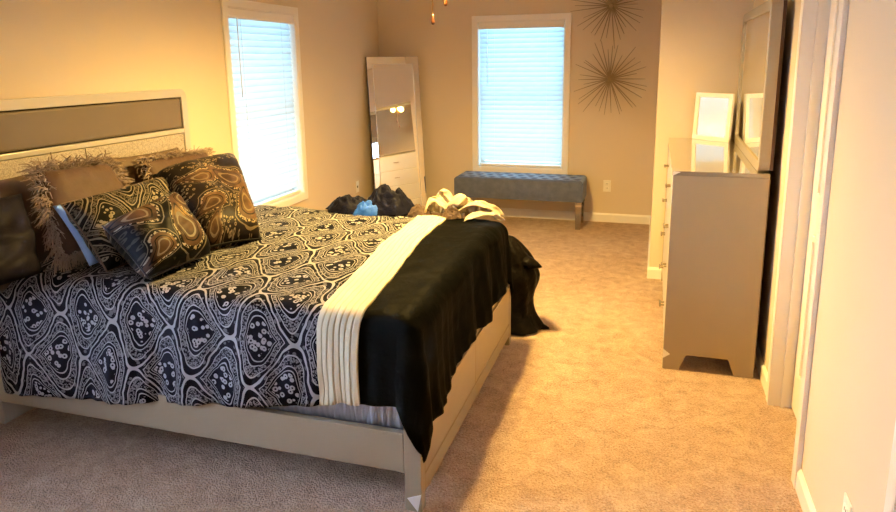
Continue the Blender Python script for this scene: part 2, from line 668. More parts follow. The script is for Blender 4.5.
baseboard_y('baseboard_left', XL, YB, YF - BT, 1)
baseboard_x('baseboard_far', YF, XL, 0.008)
baseboard_x('baseboard_alcove', 4.986, 0.008 - BT, XR)
baseboard_y('baseboard_corner', 0.008, 4.986, YF - BT, -1)
baseboard_y('baseboard_right', XR, DOOR[1] + 0.062, 4.986 - BT, -1)
baseboard_y('baseboard_near', XR, DOOR2[1] + 0.062, DOOR[0] - 0.062, -1)

# ---- doors: jamb, stop and casing are trim, the leaf stands recessed behind the jamb


def door_set(n, d, leaf_x, has_panels=True):
    y0, y1, _, z1 = d
    cw = 0.06
    bm = bmesh.new()
    for (a, b, c, e) in ((y0 - cw, y0 - 0.004, 0, z1 + cw), (y1 + 0.004, y1 + cw, 0, z1 + cw), (y0 - 0.004, y1 + 0.004, z1 + 0.004, z1 + cw)):
        box(bm, XR - 0.018, XR, a, b, c, e)
    struct('trim_%d' % n, bm, 'trim', bevel=0.002)
    bm = bmesh.new()
    box(bm, XR - 0.018, leaf_x + 0.04, y1, y1 + 0.010, 0, z1)
    box(bm, XR - 0.018, leaf_x + 0.04, y0 - 0.010, y0, 0, z1)
    box(bm, XR - 0.018, leaf_x + 0.04, y0, y1, z1, z1 + 0.010)
    # door stop
    box(bm, XR + 0.036, XR + 0.048, y1 - 0.011, y1, 0, z1)
    box(bm, XR + 0.036, XR + 0.048, y0, y0 + 0.011, 0, z1)
    struct('trim_%d' % (n + 2), bm, 'trim')
    bm = bmesh.new()
    box(bm, leaf_x, leaf_x + 0.035, y0 + 0.003, y1 - 0.003, 0.012, z1 - 0.003)
    leaf = struct('door_%d' % n, bm, 'door')
    # raised panels
    w = y1 - y0
    for k, (za, zb) in enumerate(((0.20, 0.86), (1.02, 1.90))):
        a, b = y0 + 0.11, y1 - 0.11
        b2 = bmesh.new()
        o_ = [(a, za), (b, za), (b, zb), (a, zb)]
        i_ = [(a + 0.025, za + 0.025), (b - 0.025, za + 0.025), (b - 0.025, zb - 0.025), (a + 0.025, zb - 0.025)]
        frame_prism(b2, o_, i_, 'x', leaf_x - 0.009, leaf_x + 0.002)
        box(b2, leaf_x - 0.005, leaf_x + 0.002, a + 0.05, b - 0.05, za + 0.05, zb - 0.05)
        obj('door_panel', b2, 'door', leaf, bevel=0.004)


door_set(1, DOOR, 0.667)
door_set(2, DOOR2, 0.667)


# ------------------------------------------------------------------ windows and blinds (built in a local frame: x along wall, y into the wall, z up)
def window(n, loc, rotz, w, label, tilt=R(67)):
    root = bpy.data.objects.new('window_%d' % n, None)
    COL.objects.link(root)
    root.location = loc
    root.rotation_euler = (0, 0, rotz)
    root['kind'] = 'structure'
    h = WZ1 - WZ0
    cw = 0.058
    b = bmesh.new()
    o_ = [(-w / 2 - cw, WZ0 - cw), (w / 2 + cw, WZ0 - cw), (w / 2 + cw, WZ1 + cw), (-w / 2 - cw, WZ1 + cw)]
    i_ = [(-w / 2, WZ0), (w / 2, WZ0), (w / 2, WZ1), (-w / 2, WZ1)]
    frame_prism(b, o_, i_, 'y', -0.018, 0.0)
    obj('window_casing', b, 'trim', root, local=True, bevel=0.005)
    b = bmesh.new()
    i2 = [(-w / 2 + 0.006, WZ0 + 0.006), (w / 2 - 0.006, WZ0 + 0.006), (w / 2 - 0.006, WZ1 - 0.006), (-w / 2 + 0.006, WZ1 - 0.006)]
    frame_prism(b, i_, i2, 'y', -0.012, TH)
    obj('window_reveal', b, 'trim', root, local=True)
    b = bmesh.new()
    i3 = [(-w / 2 + 0.045, WZ0 + 0.045), (w / 2 - 0.045, WZ0 + 0.045), (w / 2 - 0.045, WZ1 - 0.045), (-w / 2 + 0.045, WZ1 - 0.045)]
    frame_prism(b, i2, i3, 'y', 0.10, 0.135)
    zm = (WZ0 + WZ1) / 2
    box(b, -w / 2 + 0.045, w / 2 - 0.045, 0.095, 0.135, zm - 0.02, zm + 0.02)
    obj('sash', b, 'trim', root, local=True)
    obj('pane', bx(-w / 2 + 0.04, w / 2 - 0.04, 0.115, 0.119, WZ0 + 0.04, WZ1 - 0.04), 'pane', root, local=True)
    # blind
    bl = thing('window_blind', label, 'blind', loc, (0, 0, rotz), 'white slatted window blinds')
    bw = w / 2 - 0.012
    b = bmesh.new()
    box(b, -bw, bw, -0.006, 0.010, WZ1 - 0.075, WZ1 - 0.008)
    box(b, -bw, bw, -0.010, -0.006, WZ1 - 0.070, WZ1 - 0.055)
    box(b, -bw, bw, 0.012, 0.055, WZ1 - 0.055, WZ1 - 0.010)
    obj('valance', b, 'trim', bl, local=True, bevel=0.003)
    b = bmesh.new()
    z = WZ1 - 0.095
    zs = []
    while z > WZ0 + 0.055:
        zs.append(z)
        z -= 0.0475
    for z in zs:
        prof = []
        for k in range(5):
            s_ = (k / 4 - 0.5) * 0.0555
            bow = 0.0035 * (1 - (2 * k / 4 - 1) ** 2)
            cy_ = 0.034 + s_ * math.cos(tilt) - bow * math.sin(tilt)
            cz_ = z - s_ * math.sin(tilt) * -1 + bow * math.cos(tilt)
            prof.append((cy_, cz_))
        up_ = [(p[0] - 0.0013, p[1] + 0.0008) for p in prof]
        dn_ = [(p[0] + 0.0013, p[1] - 0.0008) for p in prof]
        prism(b, up_ + dn_[::-1], 'x', -bw + 0.006, bw - 0.006)
    obj('slats', b, 'slat', bl, local=True)
    obj('bottom_rail', bx(-bw + 0.006, bw - 0.006, 0.012, 0.058, WZ0 + 0.010, WZ0 + 0.034), 'trim', bl, local=True, bevel=0.004)
    for fx in (-0.62, 0.62):
        b = bmesh.new()
        for yy in (0.010, 0.060):
            tube(b, [(fx * bw, yy, WZ1 - 0.06), (fx * bw, yy, WZ0 + 0.03)], 0.0013, 5)
        obj('ladder_cord', b, 'plastic', bl, local=True)
    b = bmesh.new()
    tube(b, [(-bw + 0.09, -0.014, WZ1 - 0.07), (-bw + 0.09, -0.016, WZ1 - 0.62)], 0.004, 6)
    obj('tilt_wand', b, 'plastic', bl, local=True, smooth=True)
    return root


window(1, (XL, (WIN_L[0] + WIN_L[1]) / 2, 0), R(90), 0.90, 'white slatted blind in the window beside the bed headboard')
window(2, ((WIN_F[0] + WIN_F[1]) / 2, YF, 0), 0, 0.878, 'white slatted blind in the far window above the tufted bench')
window(3, (XL, (WIN_N[0] + WIN_N[1]) / 2, 0), R(90), 0.90, 'white slatted blind in the window on the near side of the bed', R(12))


# ------------------------------------------------------------------ bed
BX0, BX1, BY0, BY1 = -2.74, -0.74, 2.01, 3.565
bed = thing('bed', 'champagne queen bed frame with upholstered headboard and drawer footboard', 'bed', (-1.76, 2.79, 0))
# headboard
HX0, HX1, HY0, HY1, HZ = -2.825, -2.78, 2.06, 3.515, 1.46


def rounded_top(y0, y1, z0, z1, r_, n=6):
    pts = [(y0, z0), (y1, z0)]
    for k in range(n + 1):
        a = PI / 2 * k / n
        pts.append((y1 - r_ + r_ * math.cos(a), z1 - r_ + r_ * math.sin(a)))
    for k in range(n + 1):
        a = PI / 2 + PI / 2 * k / n
        pts.append((y0 + r_ + r_ * math.cos(a), z1 - r_ + r_ * math.sin(a)))
    return pts


bm = bmesh.new()
fw = 0.05
frame_prism(bm, rounded_top(HY0, HY1, 0.0, HZ, 0.055), rounded_top(HY0 + fw, HY1 - fw, 0.12, HZ - fw, 0.006), 'x', HX0, HX1)
hb = obj('headboard', bm, 'furn_light', bed, bevel=0.004)
bm = bx(HX0 + 0.005, HX1 - 0.008, HY0 + fw + 0.004, HY1 - fw - 0.004, 1.225, HZ - fw - 0.006)
obj('upholstered_panel', bm, 'upholstery', hb, bevel=0.012)
obj('headboard_rail', bx(HX0 + 0.004, HX1 - 0.001, HY0 + fw, HY1 - fw, 1.193, 1.219), 'furn_light', hb, bevel=0.003)
ym = 2.705
for a, b in ((HY0 + fw + 0.003, ym - 0.003), (ym + 0.003, HY1 - fw - 0.004)):
    obj('glitter_panel', bx(HX0 + 0.004, HX1 - 0.006, a, b, 0.45, 1.189), 'glitter', hb, bevel=0.002)
obj('headboard_back', bx(HX0 - 0.004, HX0 + 0.003, HY0 + fw * 0.5, HY1 - fw * 0.5, 0.12, HZ - 0.03), 'groove', hb)
# side rails
for y0, y1 in ((BY0, BY0 + 0.028), (BY1 - 0.028, BY1)):
    obj('side_rail', bx(HX1 + 0.001, BX1 - 0.066, y0, y1, 0.150, 0.306), 'furn', bed, bevel=0.003)
obj('platform', bx(BX0 - 0.03, BX1 - 0.062, BY0 + 0.029, BY1 - 0.029, 0.235, 0.28), 'platform', bed)
for px_ in (-2.1, -1.4):
    obj('center_leg', bx(px_ - 0.03, px_ + 0.03, 2.75, 2.81, 0, 0.235), 'platform', bed)
# footboard: posts, carcass, plinth, two drawer fronts, white accents
for y0, y1 in ((BY0, BY0 + 0.045), (BY1 - 0.045, BY1)):
    p = obj('footboard_post', bx(BX1 - 0.065, BX1, y0, y1, 0.0, 0.372), 'furn', bed, bevel=0.004)
    b = bmesh.new()
    if y0 == BY0:
        prism(b, [(-0.795, 0.052), (-0.741, 0.075), (-0.755, 0.004)], 'y', BY0 - 0.0025, BY0 + 0.001)
    else:
        prism(b, [(-0.795, 0.052), (-0.741, 0.075), (-0.755, 0.004)], 'y', BY1 - 0.001, BY1 + 0.0025)
    obj('corner_accent', b, 'accent', p)
fb = obj('footboard', bx(BX1 - 0.062, BX1 - 0.010, BY0 + 0.046, BY1 - 0.046, 0.06, 0.372), 'furn', bed, bevel=0.003)
obj('plinth', bx(BX1 - 0.060, BX1 - 0.001, BY0 + 0.046, BY1 - 0.046, 0.055, 0.128), 'furn', fb, bevel=0.003)
ys = 2.775
for a, b in ((BY0 + 0.048, ys - 0.002), (ys + 0.002, BY1 - 0.048)):
    obj('drawer', bx(BX1 - 0.012, BX1 - 0.001, a, b, 0.134, 0.350), 'furn', fb, bevel=0.003)

# mattress
mat_ = bmesh.new()
box(mat_, BX0 + 0.0, BX1 - 0.075, BY0 + 0.06, BY1 - 0.05, 0.281, 0.645)
ms = thing('mattress', 'mattress in a pale blue sheet lying on the bed frame', 'mattress', (-1.76, 2.79, 0.281))
obj('mattress_body', mat_, 'mattress', ms, bevel=0.04, smooth=True)
# gathered blue-white skirt peeping out between hem and rail near the foot
b = bmesh.new()
N = 90
for k in range(N + 1):
    x = -1.40 + k * (0.58 / N)
    dy = 0.006 * math.sin(k * 1.9) + 0.004 * math.sin(k * 0.77)
    for z, o_ in ((0.288, 0.0), (0.36, 0.004), (0.44, 0.0)):
        b.verts.new((x, 2.050 + dy * (1 if z < 0.43 else 0.3) - o_, z))
b.verts.ensure_lookup_table()
for k in range(N):
    for j in range(2):
        a = k * 3 + j
        b.faces.new([b.verts[i] for i in (a, a + 3, a + 4, a + 1)])
obj('gathered_skirt', b, 'mattress', ms, smooth=True, solid=0.003)

# ------------------------------------------------------------------ comforter: one cloth laid over the bed, three panels
CX0 = -2.68                # head end of the cloth
EX = -0.745                # foot edge of the mattress stack under the cloth
EY0, EY1 = 2.005, 3.57    # side edges
RAD = 0.08


def top_z(x, y):
    t = max(0, min(1, (x + 2.6) / 1.9))
    z = 0.747 - 0.010 * t
    z += 0.018 * math.sin(PI * max(0, min(1, (y - 2.0) / 1.6)))
    z += 0.012 * fbm((x * 2.6, y * 2.6, 1.0)) + 0.006 * fbm((x * 9, y * 7, 4.0), 2)
    return z


def arc(d):
    """(outward, down) of a point d past the edge."""
    q = RAD * PI / 2
    if d <= 0:
        return d, 0.0
    if d < q:
        a = d / RAD
        return RAD * math.sin(a), RAD * (1 - math.cos(a))
    return RAD + 0.05 * (d - q), RAD + (d - q)


def drape(u, v):
    """cloth coordinate (x along bed, y across) -> world point."""
    dx = max(0.0, u - (EX - RAD))
    dy0 = max(0.0, (EY0 + RAD) - v)
    dy1 = max(0.0, v - (EY1 - RAD))
    dy = dy0 if dy0 > 0 else dy1
    sy = -1 if dy0 > 0 else 1
    bx_ = min(u, EX - RAD)
    by_ = min(max(v, EY0 + RAD), EY1 - RAD)
    d = math.hypot(dx, dy)
    if dx > 0 and dy0 > 0:
        lx, ly = hem_foot(2.0), hem_near(-0.78)
        a_, b_ = dx / lx, dy / ly
        th_ = math.atan2(b_, a_)
        d = max(a_, b_) * (lx * math.cos(th_) ** 2 + ly * math.sin(th_) ** 2 + 0.125 * math.sin(2 * th_) ** 2)
        dx, dy = d * math.cos(th_), d * math.sin(th_)
    z = top_z(bx_, by_)
    if d < 1e-6:
        return Vector((u, v, z))
    out, down = arc(d)
    cx, cy = dx / d, sy * dy / d
    # folds grow towards the hem
    k = min(1.0, d / 0.35)
    along = by_ - bx_
    fold = k * (0.016 * math.sin(along * 17 + 1.3 * math.sin(along * 5)) + 0.018 * fbm((u * 3.1, v * 3.1, 9.0)))
    if dx > 0.02 and dy > 0.02:
        fold += 0.035 * k * math.sin(2.0 * math.atan2(dy, dx))
    out += fold + k * 0.004 * math.sin(along * 70 + 4 * fbm((u * 2, v * 2, 3.0)))
    return Vector((bx_ + cx * out, by_ + cy * out, z - down))


def hem_near(u):
    """length of cloth hanging over the near side."""
    pts = [(-2.6, 0.575), (-2.48, 0.56), (-2.32, 0.565), (-2.06, 0.535), (-1.62, 0.475), (-1.27, 0.425), (-1.11, 0.378), (-0.97, 0.372), (-0.83, 0.368), (-0.3, 0.368)]
    for (a, va), (b, vb) in zip(pts, pts[1:]):
        if u <= b:
            t = (u - a) / (b - a)
            return va + t * (vb - va)
    return pts[-1][1]


def hem_foot(v):
    t = (v - 1.9) / 1.7
    return 0.47 - 0.09 * max(0, min(1, t)) + 0.02 * math.sin(v * 9)


def split(v, k):
    """x of the seams (k=0 paisley/band, k=1 band/black): skewed slightly across the bed."""
    t = max(0, min(1, (v - 2.05) / 1.55))
    return (-1.112 if k == 0 else -0.957) - 0.150 * t + 0.006 * math.sin(v * 6)


def cloth_panel(name, fu0, fu1, nu, nv, mat, parent, pleat=0, lift=0.0):
    b = bmesh.new()
    uvl = b.loops.layers.uv.new('UVMap')
    grid = []
    far_h = 0.34
    for i in range(nu + 1):
        row = []
        s_ = i / nu
        for j in range(nv + 1):
            t = j / nv
            # v from near hem to far hem
            um = fu0(2.8) + (fu1(2.8) - fu0(2.8)) * s_
            v0 = EY0 + RAD - hem_near(min(um, -0.78)) - 0.0
            v1 = EY1 - RAD + far_h
            v = v0 + (v1 - v0) * t
            u = fu0(v) + (fu1(v) - fu0(v)) * s_
            # round the corner of the foot drop
            if u > EX and v < EY0:
                pass
            p = drape(u, v)
            if pleat:
                q = (s_ * pleat) % 1.0
                h_ = 0.0 if (i % 8 == 0 and 0 < i < nu) else 0.011
            else:
                h_ = 0.0
            # local outward direction
            e = 0.004
            n_ = (drape(u + e, v) - drape(u - e, v)).cross(drape(u, v + e) - drape(u, v - e))
            n_.normalize()
            row.append((b.verts.new(p + n_ * (h_ + lift)), u, v))
        grid.append(row)
    for i in range(nu):
        for j in range(nv):
            q4 = [grid[i][j], grid[i + 1][j], grid[i + 1][j + 1], grid[i][j + 1]]
            f = b.faces.new([x[0] for x in q4])
            for lp, x in zip(f.loops, q4):
                lp[uvl].uv = (x[1], x[2])
    return obj(name, b, mat, parent, smooth=True, solid=0.022 if not pleat else 0.02)


cf = thing('comforter', 'black and silver paisley comforter with cream pleated band and black foot panel', 'comforter', (-1.6, 2.79, 0.645))
cloth_panel('paisley_panel', lambda v: CX0 + 0.015 * math.sin(v * 5), lambda v: split(v, 0), 110, 120, 'paisley', cf)
cloth_panel('pleated_band', lambda v: split(v, 0) - 0.004, lambda v: split(v, 1) + 0.004, 56, 110, 'cream_pleat', cf, pleat=7, lift=0.002)
cloth_panel('black_panel', lambda v: split(v, 1), lambda v: EX - RAD + hem_foot(v), 80, 120, 'black_satin', cf)


# ------------------------------------------------------------------ pillows (four corners + a puffed surface)
def pillow_mesh(BL, BR, TR, TL, thick, n=26, wr=0.012, seed=0, sag=0.04, power=0.45):
    BL, BR, TR, TL = map(Vector, (BL, BR, TR, TL))
    nrm = ((BR + TR - BL - TL).cross(TL + TR - BL - BR)).normalized()
    w = ((BR - BL).length + (TR - TL).length) / 2
    h = ((TL - BL).length + (TR - BR).length) / 2
    b = bmesh.new()
    uvl = b.loops.layers.uv.new('UVMap')
    idx = {}

    def pt(i, j, side):
        s_, t = i / n * 2 - 1, j / n * 2 - 1
        # edges pulled in between the corners
        ss = s_ * (1 - sag * (1 - t * t) * abs(s_))
        tt = t * (1 - sag * (1 - s_ * s_) * abs(t))
        a, c = (ss + 1) / 2, (tt + 1) / 2
        p = BL * (1 - a) * (1 - c) + BR * a * (1 - c) + TR * a * c + TL * (1 - a) * c
        g = max(0.0, (1 - s_ ** 4) * (1 - t ** 4)) ** power
        wv = wr * fbm((s_ * 2.2 + seed, t * 2.2, side * 3.0 + seed * 1.7), 3)
        p = p + nrm * side * (thick / 2 * g + wv * g)
        return p
    for side in (1, -1):
        for i in range(n + 1):
            for j in range(n + 1):
                edge = i in (0, n) or j in (0, n)
                if edge and side == -1:
                    idx[(side, i, j)] = idx[(1, i, j)]
                else:
                    idx[(side, i, j)] = b.verts.new(pt(i, j, side))
        for i in range(n):
            for j in range(n):
                q = [(i, j), (i + 1, j), (i + 1, j + 1), (i, j + 1)]
                if side == -1:
                    q = q[::-1]
                f = b.faces.new([idx[(side,) + k] for k in q])
                for lp, k in zip(f.loops, q):
                    lp[uvl].uv = (k[0] / n * w, k[1] / n * h)
    return b, nrm


def pillow(name, label, corners, thick, mat, cat='pillow', group=None, **kw):
    b, nrm = pillow_mesh(*corners, thick, **kw)
    c = sum((Vector(p) for p in corners), Vector()) / 4
    low = min(p[2] for p in corners)
    t = thing(name, label, cat, (c.x, c.y, low), group=group or 'pillows and cushions heaped on the bed')
    obj('cushion_body', b, mat, t, smooth=True)
    # piping all round
    return t, nrm


def piping(t, corners, mat, rad=0.006, sag=0.04):
    BL, BR, TR, TL = map(Vector, corners)
    pts = []
    n = 14
    for a, b in ((BL, BR), (BR, TR), (TR, TL), (TL, BL)):
        c = (BL + BR + TR + TL) / 4
        for k in range(n):
            s_ = k / n
            p = a + (b - a) * s_
            w = 1 - (2 * s_ - 1) ** 2
            p = p + (c - p) * sag * w
            pts.append(p)
    pts.append(pts[0])
    b = bmesh.new()
    tube(b, pts, rad, 6)
    return obj('piping', b, mat, t, smooth=True)


def fringe(t, corners, nrm, mat, length=0.055, per=26, seed=1):
    rg = random.Random(seed)
    BL, BR, TR, TL = map(Vector, corners)
    c = (BL + BR + TR + TL) / 4
    b = bmesh.new()
    for a, e in ((BL, BR), (BR, TR), (TR, TL), (TL, BL)):
        n = int((e - a).length * per * 10)
        for k in range(n):
            s_ = rg.random()
            p = a + (e - a) * s_
            p = p + (c - p) * (0.05 * (1 - (2 * s_ - 1) ** 2) + 0.10 * rg.random()) + nrm * rg.uniform(-0.012, 0.03)
            out = (p - c).normalized() * 0.8 + nrm * rg.uniform(-0.3, 0.9) + Vector((rg.uniform(-.5, .5), rg.uniform(-.5, .5), rg.uniform(-.6, .3)))
            out.normalize()
            L = length * rg.uniform(0.6, 1.15)
            p1 = p + out * L * 0.55
            p2 = p1 + (out + Vector((rg.uniform(-.5, .5), rg.uniform(-.5, .5), -0.7))).normalized() * L * 0.5
            r_ = rg.uniform(0.0018, 0.0034)
            tube(b, [p, p1, p2], [r_, r_, r_ * 0.6], 4, caps=False)
    o = obj('fringe', b, mat, t)
    o['kind'] = 'stuff'
    return o


# back row
cs = [(-2.60, 1.62, 0.66), (-2.60, 2.30, 0.66), (-2.72, 2.33, 1.125), (-2.72, 1.60, 1.13)]
t, n_ = pillow('pillow', 'taupe bed pillow against the headboard behind the slate satin pillow', cs, 0.13, 'taupe_cloth', seed=3)
cs = [(-2.62, 2.80, 0.66), (-2.62, 3.34, 0.66), (-2.72, 3.32, 1.12), (-2.72, 2.76, 1.13)]
t, n_ = pillow('pillow', 'plain taupe bed pillow standing between the two fringed brown cushions', cs, 0.11, 'taupe_cloth', seed=5)
cs = [(-2.40, 1.46, 0.765), (-2.40, 2.04, 0.765), (-2.60, 2.16, 1.068), (-2.60, 1.44, 1.078)]
t, n_ = pillow('pillow', 'slate satin pillow at the left edge of the bed beside the fringed cushion', cs, 0.17, 'slate_satin', seed=8, wr=0.03)
cs = [(-2.39, 2.10, 0.790), (-2.39, 2.66, 0.790), (-2.57, 2.60, 1.143), (-2.57, 2.205, 1.158)]
t, n_ = pillow('fringed_cushion', 'brown suede cushion with shaggy fringe behind the left paisley sham', cs, 0.13, 'brown_suede', 'cushion', seed=11)
fringe(t, cs, n_, 'fringe', 0.070, 70, 3)
cs = [(-2.50, 2.86, 0.760), (-2.50, 3.40, 0.760), (-2.61, 3.43, 1.093), (-2.61, 2.87, 1.113)]
t, n_ = pillow('fringed_cushion', 'brown suede fringed cushion nearest the window, behind the large bronze sham', cs, 0.11, 'brown_suede', 'cushion', seed=14)
fringe(t, cs, n_, 'fringe', 0.050, 60, 5)
# pale blue pillow behind the left sham
cs = [(-2.265, 2.145, 0.770), (-2.265, 2.66, 0.770), (-2.455, 2.70, 1.013), (-2.445, 2.165, 1.018)]
t, n_ = pillow('pillow', 'pale blue pillow peeping out behind the left paisley sham', cs, 0.07, 'blue_sheet', seed=17)
# shams
cs = [(-2.17, 2.14, 0.755), (-2.15, 2.70, 0.755), (-2.37, 2.775, 1.053), (-2.36, 2.13, 1.038)]
t, n_ = pillow('pillow_sham', 'black and silver paisley sham at the left, behind the satin cushion', cs, 0.16, 'sham', 'pillow', seed=20)
piping(t, cs, 'taupe_cloth', 0.004)
cs = [(-1.93, 2.46, 0.785), (-1.80, 2.72, 0.770), (-2.40, 3.41, 1.060), (-2.40, 2.72, 1.060)]
t, n_ = pillow('pillow_sham', 'large bronze paisley sham with raised corner nearest the window', cs, 0.24, 'sham_bronze', 'pillow', seed=23)
piping(t, cs, 'sham', 0.006)
cs = [(-1.90, 2.075, 0.770), (-1.865, 2.425, 0.775), (-2.08, 2.475, 1.035), (-2.10, 2.075, 0.975)]
t, n_ = pillow('throw_cushion', 'small black satin cushion with bronze paisleys, frontmost on the bed', cs, 0.20, 'big_paisley', 'cushion', seed=29)
piping(t, cs, 'black', 0.004)


# ------------------------------------------------------------------ clothes on the bed, bag on the floor
def lump(cx, cy, z0, rx, ry, h, seed, rot=0.0, nr=26, na=64, fold=0.5, peak=(0, 0), freq=2.0, octv=3):
    b = bmesh.new()
    rows = []
    ca, sa = math.cos(rot), math.sin(rot)
    top = b.verts.new((cx, cy, z0 + h * 0.9))
    for i in range(1, nr + 1):
        t = i / nr
        row = []
        for k in range(na):
            a = 2 * PI * k / na
            rim = 1 + 0.18 * fbm((math.cos(a) * 1.5 + seed, math.sin(a) * 1.5, seed * 0.7), 2)
            x, y = t * math.cos(a) * rim, t * math.sin(a) * rim
            px_, py_ = x - peak[0], y - peak[1]
            g = max(0.0, 1 - t ** 3.0) * (0.62 + 0.38 * math.exp(-(px_ * px_ + py_ * py_) * 1.5))
            nz = 1 - abs(fbm((x * freq + seed, y * freq * 0.7 + seed * 0.3, seed), octv)) * 1.9
            zz = h * g * (1 - fold * 0.7 + fold * 0.7 * nz)
            if t > 0.93:
                zz = max(0.0, zz) * (1 - t) / 0.07
            X, Y = x * rx, y * ry
            row.append(b.verts.new((cx + X * ca - Y * sa, cy + X * sa + Y * ca, z0 + max(0.0, zz))))
        rows.append(row)
    top.co.z = sum(v.co.z for v in rows[0]) / na
    for k in range(na):
        b.faces.new((top, rows[0][k], rows[0][(k + 1) % na]))
    for a_, c_ in zip(rows, rows[1:]):
        for k in range(na):
            b.faces.new((a_[k], c_[k], c_[(k + 1) % na], a_[(k + 1) % na]))
    b.faces.new(rows[-1][::-1])
    bmesh.ops.recalc_face_normals(b, faces=b.faces[:])
    return b


jk = thing('jacket', 'crumpled dark navy jacket heaped on the far edge of the bed', 'jacket', (-1.62, 3.50, 0.735))
obj('jacket_body', lump(-1.45, 3.50, 0.755, 0.16, 0.11, 0.165, 3.1, 0.1, peak=(0.0, 0.1)), 'navy_nylon', jk, smooth=True)
obj('sleeve', lump(-1.69, 3.50, 0.752, 0.16, 0.10, 0.095, 8.4, 0.0), 'navy_nylon', jk, smooth=True)
b = lump(-1.545, 3.41, 0.755, 0.09, 0.055, 0.085, 5.2, 0.2)
tag(obj('blue_garment', b, 'royal_blue', None, smooth=True), 'bright blue garment tucked under the dark jacket on the bed', 'clothing')
b = lump(-1.25, 3.47, 0.750, 0.075, 0.055, 0.07, 12.7, 0.0, fold=0.25)
tag(obj('knit_cap', b, 'fur_brown', None, smooth=True), 'small brown fleece cap beside the dark jacket on the bed', 'cap')
pile = thing('garment_pile', 'cream clothes heaped at the far end of the pleated band', 'clothing', (-1.08, 3.53, 0.72))


def folded_sheet(x0, x1, y, z0, peak, depth, seed, lean=0.0):
    """a strip of cloth rising from x0, folding over a crest and falling to x1."""
    b = bmesh.new()
    nu, nv = 34, 16
    g = []
    for i in range(nu + 1):
        s_ = i / nu
        row = []
        for j in range(nv + 1):
            t_ = j / nv - 0.5
            crest = 0.42 + 0.16 * fbm((seed, t_ * 2, 0.3), 2)
            up = math.sin(PI * min(1.0, s_ / crest * 0.5 if s_ < crest else 0.5 + 0.5 * (s_ - crest) / (1 - crest))) ** 0.8
            zz = peak * up * (1 - 0.5 * (2 * t_) ** 2 * (0.5 + 0.5 * math.sin(seed * 3))) + 0.014 * fbm((s_ * 4 + seed, t_ * 3, seed), 2)
            x = x0 + (x1 - x0) * s_ + 0.03 * fbm((t_ * 2.5, seed, s_ * 2), 2) + lean * up
            yy = y + t_ * depth + 0.035 * fbm((s_ * 3, seed + 5, t_), 2)
            row.append(b.verts.new((x, yy, z0 + max(0.0, zz))))
        g.append(row)
    for i in range(nu):
        for j in range(nv):
            b.faces.new((g[i][j], g[i + 1][j], g[i + 1][j + 1], g[i][j + 1]))
    return b


for q in ((-1.215, -1.06, 3.50, 0.752, 0.105, 0.10, 2.1, -0.02), (-1.13, -0.93, 3.55, 0.752, 0.115, 0.09, 4.7, 0.02), (-1.06, -0.80, 3.53, 0.748, 0.085, 0.10, 7.9, 0.03),
          (-1.18, -1.02, 3.57, 0.752, 0.135, 0.07, 6.2, -0.03), (-0.98, -0.78, 3.49, 0.742, 0.055, 0.09, 9.4, 0.03)):
    obj('garment_fold', folded_sheet(*q), 'cream_cloth', pile, smooth=True, solid=0.006)
o = obj('inner_lining', lump(-1.06, 3.46, 0.748, 0.06, 0.04, 0.075, 38.2, 0.4, fold=0.5), 'fur_brown', pile, smooth=True)
o['label'] = 'brown lining showing between the cream folds'

# black bag
bag = thing('trash_bag', 'black plastic bag standing on the carpet behind the footboard corner', 'bag', (-0.75, 3.80, 0))
prof = [(0.00, 0.165, 0.0), (0.02, 0.168, 0.0), (0.06, 0.138, 0.0), (0.12, 0.118, -.01), (0.20, 0.118, -.01), (0.28, 0.132, 0), (0.34, 0.134, 0), (0.385, 0.118, 0.0), (0.41, 0.10, 0.005), (0.44, 0.105, 0.0), (0.50, 0.085, -.02), (0.55, 0.055, -.04), (0.58, 0.02, -.05)]
b = bmesh.new()
rings = []
NA = 56
for z, r_, ox in prof:
    ring = []
    for k in range(NA):
        a = 2 * PI * k / NA
        w = 1 + 0.10 * math.sin(a * 9 + z * 14) * (0.4 + abs(z - 0.2)) + 0.10 * fbm((math.cos(a) * 2, math.sin(a) * 2, z * 7), 3)
        ring.append(b.verts.new((-0.76 + ox + r_ * w * math.cos(a), 3.80 + r_ * 0.98 * w * math.sin(a), z)))
    rings.append(ring)
for a_, c_ in zip(rings, rings[1:]):
    for k in range(NA):
        b.faces.new((a_[k], a_[(k + 1) % NA], c_[(k + 1) % NA], c_[k]))
b.faces.new(rings[0][::-1])
b.faces.new(rings[-1])
obj('bag_body', b, 'trash_bag', bag, smooth=True, subsurf=1)
b = bmesh.new()
tube(b, [(-0.70, 3.76, 0.44), (-0.66, 3.75, 0.43), (-0.625, 3.75, 0.418), (-0.595, 3.75, 0.41)], [0.05, 0.042, 0.026, 0.004], 10)
bmesh.ops.scale(b, vec=(1, 1, 0.8), verts=b.verts[:], space=Matrix.Translation((0, 0, -0.42)))
obj('tied_corner', b, 'trash_bag', bag, smooth=True)
b = bmesh.new()
tube(b, [(-0.56, 3.83, 0.0), (-0.60, 3.82, 0.012), (-0.66, 3.81, 0.03)], [0.008, 0.022, 0.05], 10)
obj('bag_flap', b, 'trash_bag', bag, smooth=True)

